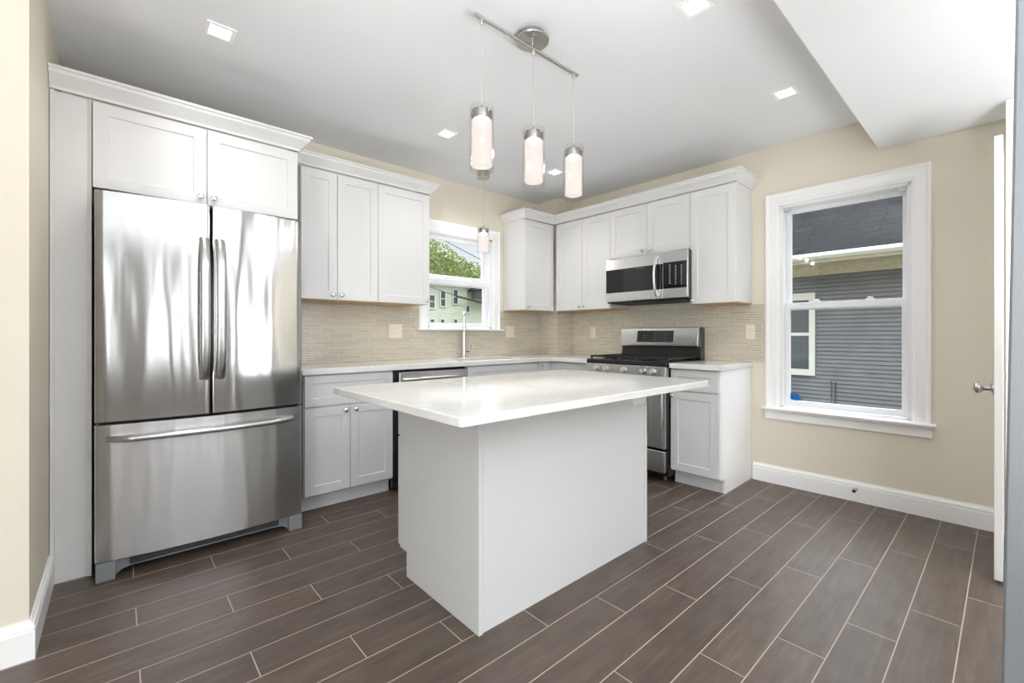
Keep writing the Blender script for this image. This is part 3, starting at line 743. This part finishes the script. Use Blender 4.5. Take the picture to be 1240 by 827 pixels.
# ------------------------------------------------------------------ recessed lights
CL = [(.36, 2.478, 'square recessed light in ceiling in front of the fridge'), (1.747, 2.66, 'square recessed light above the dishwasher, left of pendants'),
      (2.869, 2.655, 'square recessed light nearest the range wall corner'), (2.948, .88, 'square recessed light in front of the tall window'),
      (1.871, .905, 'square recessed light cut by the top edge, right of the pendant bar')]
for x, y, lb in CL:
    t = thing('recessed_light', lb, 'ceiling light', A, x, y, CEIL, 'recessed lights in the ceiling')
    h, q = .060, .042
    mb = MB().grid([x-h, x-q, x+q, x+h], [y-h, y-q, y+q, y+h], CEIL-.006, CEIL-.0002, lambda a, b: not (abs(a-x) < q and abs(b-y) < q), lambda a, b, c: (a, b, c))
    obj('trim_ring', mb, 'trim', t, .0015)
    obj('lens', bx(x-q, x+q, y-q, y+q, CEIL-.004, CEIL-.0004), 'lens', t)
    lamp('recessed_lamp', 'SPOT', (0, 0, -.012), CAN_W, CAN_COL, parent=t, spot_size=math.radians(125), spot_blend=1, shadow_soft_size=.05)

# ------------------------------------------------------------------ pendants
def shade(parent, x, y, z0, z1, r=.053):
    """clear outer glass tube, lit frosted liner with two seams, chrome cap, lamp"""
    g = obj('lamp_shade', MB().lathe([(r, z0), (r, z1), (r-.004, z1), (r-.004, z0)], (x, y, 0), n=32, closed=True), 'clear', parent, smooth=30, label='clear glass outer tube')
    L = z1-z0; a = z0+.018; b = z1-.058; rr_ = r-.009
    pr = [(rr_-.004, a)]
    for f in (0, 1/3, 2/3):
        p0 = a+(b-a)*f; p1 = a+(b-a)*(f+1/3)
        pr += [(rr_-.005, p0+.0008), (rr_, p0+.003), (rr_, p1-.003), (rr_-.005, p1-.0008)]
    pr += [(rr_-.006, b), (rr_-.006, a)]
    obj('frosted_liner', MB().lathe(pr, (x, y, 0), n=32), 'shade1', g, smooth=30, label='glowing frosted glass liner')
    obj('socket_cap', MB().lathe([(0, b+.001), (r-.008, b+.001), (r-.0075, b+.003), (r-.0075, z1-.018), (r-.009, z1-.016), (.007, z1-.015), (.005, z1+.010), (0, z1+.010)], (x, y, 0), n=32), 'cap', g, smooth=30, label='brushed metal cap')
    for k in range(3):
        q = k*2.094+.5
        obj('set_screw', MB().lathe([(0, -.004), (.004, -.004), (.004, .008), (0, .008)], (x+(r-.004)*math.cos(q), y+(r-.004)*math.sin(q), z1-.03), 'z', 8), 'chrome', g)
    obj('bulb', MB().lathe([(0, b-.012), (.010, b-.012), (.012, b-.008), (.012, b+.003), (0, b+.003)], (x, y, 0), n=16), 'bulb', g)
    pr_ = ROOT[parent]
    lamp('pendant_lamp', 'POINT', (x-pr_.x, y-pr_.y, b-.034-pr_.z), PEND_W, (1, .95, .9), parent=parent, shadow_soft_size=.018)
    return g
BZ = 2.495
t = thing('linear_pendant_light', 'three light pendant bar hanging over the island', 'pendant light', A, 1.475, 1.515, CEIL)
obj('canopy', MB().lathe([(0, CEIL-.0005), (.062, CEIL-.0005), (.062, CEIL-.022), (.078, CEIL-.024), (.081, CEIL-.028), (.079, CEIL-.033), (.02, CEIL-.036), (0, CEIL-.036)], (1.478, 1.515, 0), n=36), 'nickel', t, smooth=30)
obj('canopy_stem', MB().tube([(1.478, 1.515, CEIL-.034), (1.478, 1.515, BZ)], .006, 10), 'nickel', t)
br = obj('bar', MB().tube([(1.140, 1.515, BZ), (1.812, 1.515, BZ)], .0085, 14), 'nickel', t)
for x, zt in ((1.174, 2.108), (1.488, 2.112), (1.780, 2.110)):
    obj('cord_grip', MB().lathe([(0, BZ-.004), (.008, BZ-.004), (.008, BZ-.024), (.004, BZ-.030), (0, BZ-.030)], (x, 1.515, 0), n=12), 'nickel', t)
    obj('cord', MB().tube([(x, 1.515, BZ-.025), (x, 1.515, zt)], .0013, 6), 'cord', t)
    shade(t, x, 1.515, zt-.272, zt)
t = thing('pendant_light', 'single pendant hanging in front of the sink window', 'pendant light', A, 2.405, 3.08, CEIL)
obj('canopy', MB().lathe([(0, CEIL-.0005), (.060, CEIL-.0005), (.060, CEIL-.006), (.052, CEIL-.010), (.052, CEIL-.040), (.058, CEIL-.046), (.058, CEIL-.052), (0, CEIL-.054)], (2.405, 3.08, 0), n=32), 'nickel', t, smooth=30)
obj('cord', MB().tube([(2.405, 3.08, CEIL-.05), (2.405, 3.08, 2.075)], .0013, 6), 'cord', t)
shade(t, 2.405, 3.08, 1.848, 2.078)

# ------------------------------------------------------------------ outside the tall window
struct('ground', bx(4.2, 40, -20, 45, -1.4, -1.3), 'ground'); 
t = thing('neighbor_house', 'gray clapboard house with shingle roof outside the tall window', 'house', A, 10, 2, -1.3)
cs = .0755; prof = []
z = -1.3; n = 0
while z < 2.46:
    prof += [(10.0, z), (9.985, z+.008), (9.984, z+.0085), (10.0-.006, z+cs-.001)]; z += cs
mb = MB()
pr = []
zz = -1.3
while zz < 2.46:
    pr += [(10.012, zz), (10.012, zz+.011), (9.986, zz+.0115), (9.996, zz+cs-.0005)]; zz += cs
pr += [(10.3, zz), (10.3, -1.3)]
mb.prism(pr, 'y', -3, 9)
obj('siding_wall', mb, 'siding', t, smooth=0)
obj('frieze_board', MB().prism([(9.93, 2.26), (10.2, 2.26), (10.2, 2.5), (9.90, 2.5), (9.90, 2.40), (9.93, 2.38)], 'y', -3, 9), 'cornice', t)
obj('soffit', MB().prism([(9.50, 2.44), (10.0, 2.47), (10.0, 2.50), (9.52, 2.56), (9.50, 2.56)], 'y', -3, 9), 'cornice', t)
obj('gutter', MB().prism([(9.50, 2.50), (9.44, 2.51), (9.40, 2.55), (9.40, 2.60), (9.41, 2.605), (9.43, 2.57), (9.49, 2.56), (9.50, 2.60)], 'y', -3, 9), 'gutter', t)
obj('roof', MB().prism([(9.47, 2.60), (9.47, 2.63), (13.5, 5.75), (13.5, 5.65), (9.6, 2.57)], 'y', -3, 9), 'shingle', t, smooth=0)
nw = obj('window', MB().grid([2.47, 2.57, 3.3, 3.40], [.34, .46, 1.80, 1.94], 9.955, 10.02, lambda y, z: not (2.57 < y < 3.3 and .46 < z < 1.80), lambda y, z, x: (x, y, z)), 'ext_trim', t, .004)
obj('pane', bx(9.972, 9.978, 2.57, 3.3, .46, 1.80), 'ext_glass', nw)
obj('meeting_rail', bx(9.960, 9.984, 2.57, 3.3, 1.11, 1.17), 'ext_trim', nw)
obj('cable', MB().tube([(9.975, 2.215, -1.2), (9.975, 2.215, .27)], .008, 6).tube([(9.975, 2.15, -1.2), (9.975, 2.15, .25)], .008, 6), 'wire', t)

# ------------------------------------------------------------------ outside the sink window
t = thing('pale_green_house', 'pale green clapboard house seen through the sink window', 'house', A, 12.5, 18, -1.3)
obj('house_wall', bx(7.5, 16.5, 18, 24, -1.3, 3.72), 'green_wall', t)
obj('roof', MB().prism([(17.6, 3.70), (24.4, 3.70), (24.4, 3.9), (21, 4.45), (17.6, 3.86)], 'x', 7.2, 16.8), 'flatroof', t)
for (x0, x1, z0, z1) in ((10.86, 11.12, 2.40, 2.98), (11.47, 11.71, 2.50, 3.2), (12.19, 12.43, 2.65, 3.32), (12.95, 13.14, 2.28, 2.56), (10.90, 11.10, 1.69, 1.85), (11.47, 11.66, 1.70, 1.86), (12.22, 12.40, 1.71, 1.88), (9.9, 10.2, 2.4, 3.0), (14.6, 14.9, 2.6, 3.2)):
    f = obj('window', MB().grid([x0-.06, x0, x1, x1+.06], [z0-.06, z0, z1, z1+.07], 17.95, 18.02, lambda x, z, a=x0, b=x1, c=z0, d=z1: not (a < x < b and c < z < d), lambda x, z, y: (x, y, z)), 'ext_trim', t)
    pn = obj('pane', bx(x0, x1, 17.99, 18.0, z0, z1), 'ext_glass', f)
    if z1-z0 > .4: obj('meeting_rail', bx(x0, x1, 17.97, 18.0, (z0+z1)/2-.02, (z0+z1)/2+.02), 'ext_trim', f)
by = obj('dormer', bx(13.3, 14.3, 17.2, 17.99, 2.95, 3.30), 'siding', t)  # dormer in front of the facade, parented to the house
obj('dormer_roof', MB().prism([(13.0, 3.30), (13.45, 3.62), (14.3, 3.62), (14.3, 3.30)], 'y', 17.0, 17.99), 'shingle', by)
obj('dormer_window', bx(13.5, 13.75, 17.18, 17.2, 3.0, 3.27), 'ext_glass', by)
# service mast and utility wires, grouped under the house
def cable(name, label, p, q, r, sag, material='wire', root=None):
    P = [Vector(p).lerp(Vector(q), i/16) - Vector((0, 0, sag*4*(i/16)*(1-i/16))) for i in range(17)]
    obj(name, MB().tube(P, r, 8), material, root, **(dict(label=label, category='cable') if root is None else {}))
HOUSE = bpy.data.objects['pale_green_house']
cable('utility_wire', '', (10.8, 18, 5.95), (16.4, 18, 4.3), .02, .06, root=HOUSE)
cable('utility_wire', '', (9.0, 17.6, 3.75), (12.1, 17.6, 3.0), .016, .02, root=HOUSE)
cable('service_mast', '', (12.1, 17.6, 2.99), (13.75, 17.6, 2.72), .055, .0, root=HOUSE)

def tree(label, x, y, zb, h, crown, n, material, group=None):
    t = thing('leafy_tree', label, 'tree', A, x, y, zb, group)
    obj('trunk', MB().tube([(x, y, zb), (x+.1, y, zb+h*.4), (x-.1, y, zb+h*.75)], [.22, .16, .06], 10).tube([(x+.1, y, zb+h*.4), (x+1.0, y+.2, zb+h*.7)], [.1, .03], 8).tube([(x, y, zb+h*.45), (x-.9, y+.2, zb+h*.72)], [.1, .03], 8), 'bark', t)
    mb = MB(); off = random.Random(int(x*100))
    for (cx, cy, cz, r) in crown:
        for _ in range(int(n*r)):
            d = Vector((off.gauss(0, 1), off.gauss(0, 1), off.gauss(0, 1))).normalized() * r * (off.random()**.4)
            c = Vector((cx, cy, cz)) + Vector((d.x, d.y, d.z*.8)); s = off.uniform(.07, .14)
            a = Vector((off.gauss(0, 1), off.gauss(0, 1), off.gauss(0, 1))).normalized(); b = a.cross(Vector((off.random(), off.random(), 1))).normalized()
            mb.face([mb.bm.verts.new(c+a*s), mb.bm.verts.new(c+b*s*.5), mb.bm.verts.new(c-a*s), mb.bm.verts.new(c-b*s*.5)])
    obj('foliage', mb, material, t, smooth=0)
tree('green leafy tree rising behind the pale green house', 16.5, 27, -1.3, 8.5, [(16.3, 27, 6.3, 1.9), (17.8, 27, 5.9, 1.6), (19.6, 27, 5.5, 1.5), (21.0, 27, 5.2, 1.3), (15.0, 27, 7.0, 1.7)], 900, 'leaf')
tree('thin russet tree at left edge of the sink window', 15.6, 31, -1.3, 10, [(17.2, 31, 8.2, 1.4), (17.6, 31, 9.9, 1.5), (16.9, 31, 6.7, 1.2), (18.4, 31, 10.6, 1.1)], 420, 'leaf2')
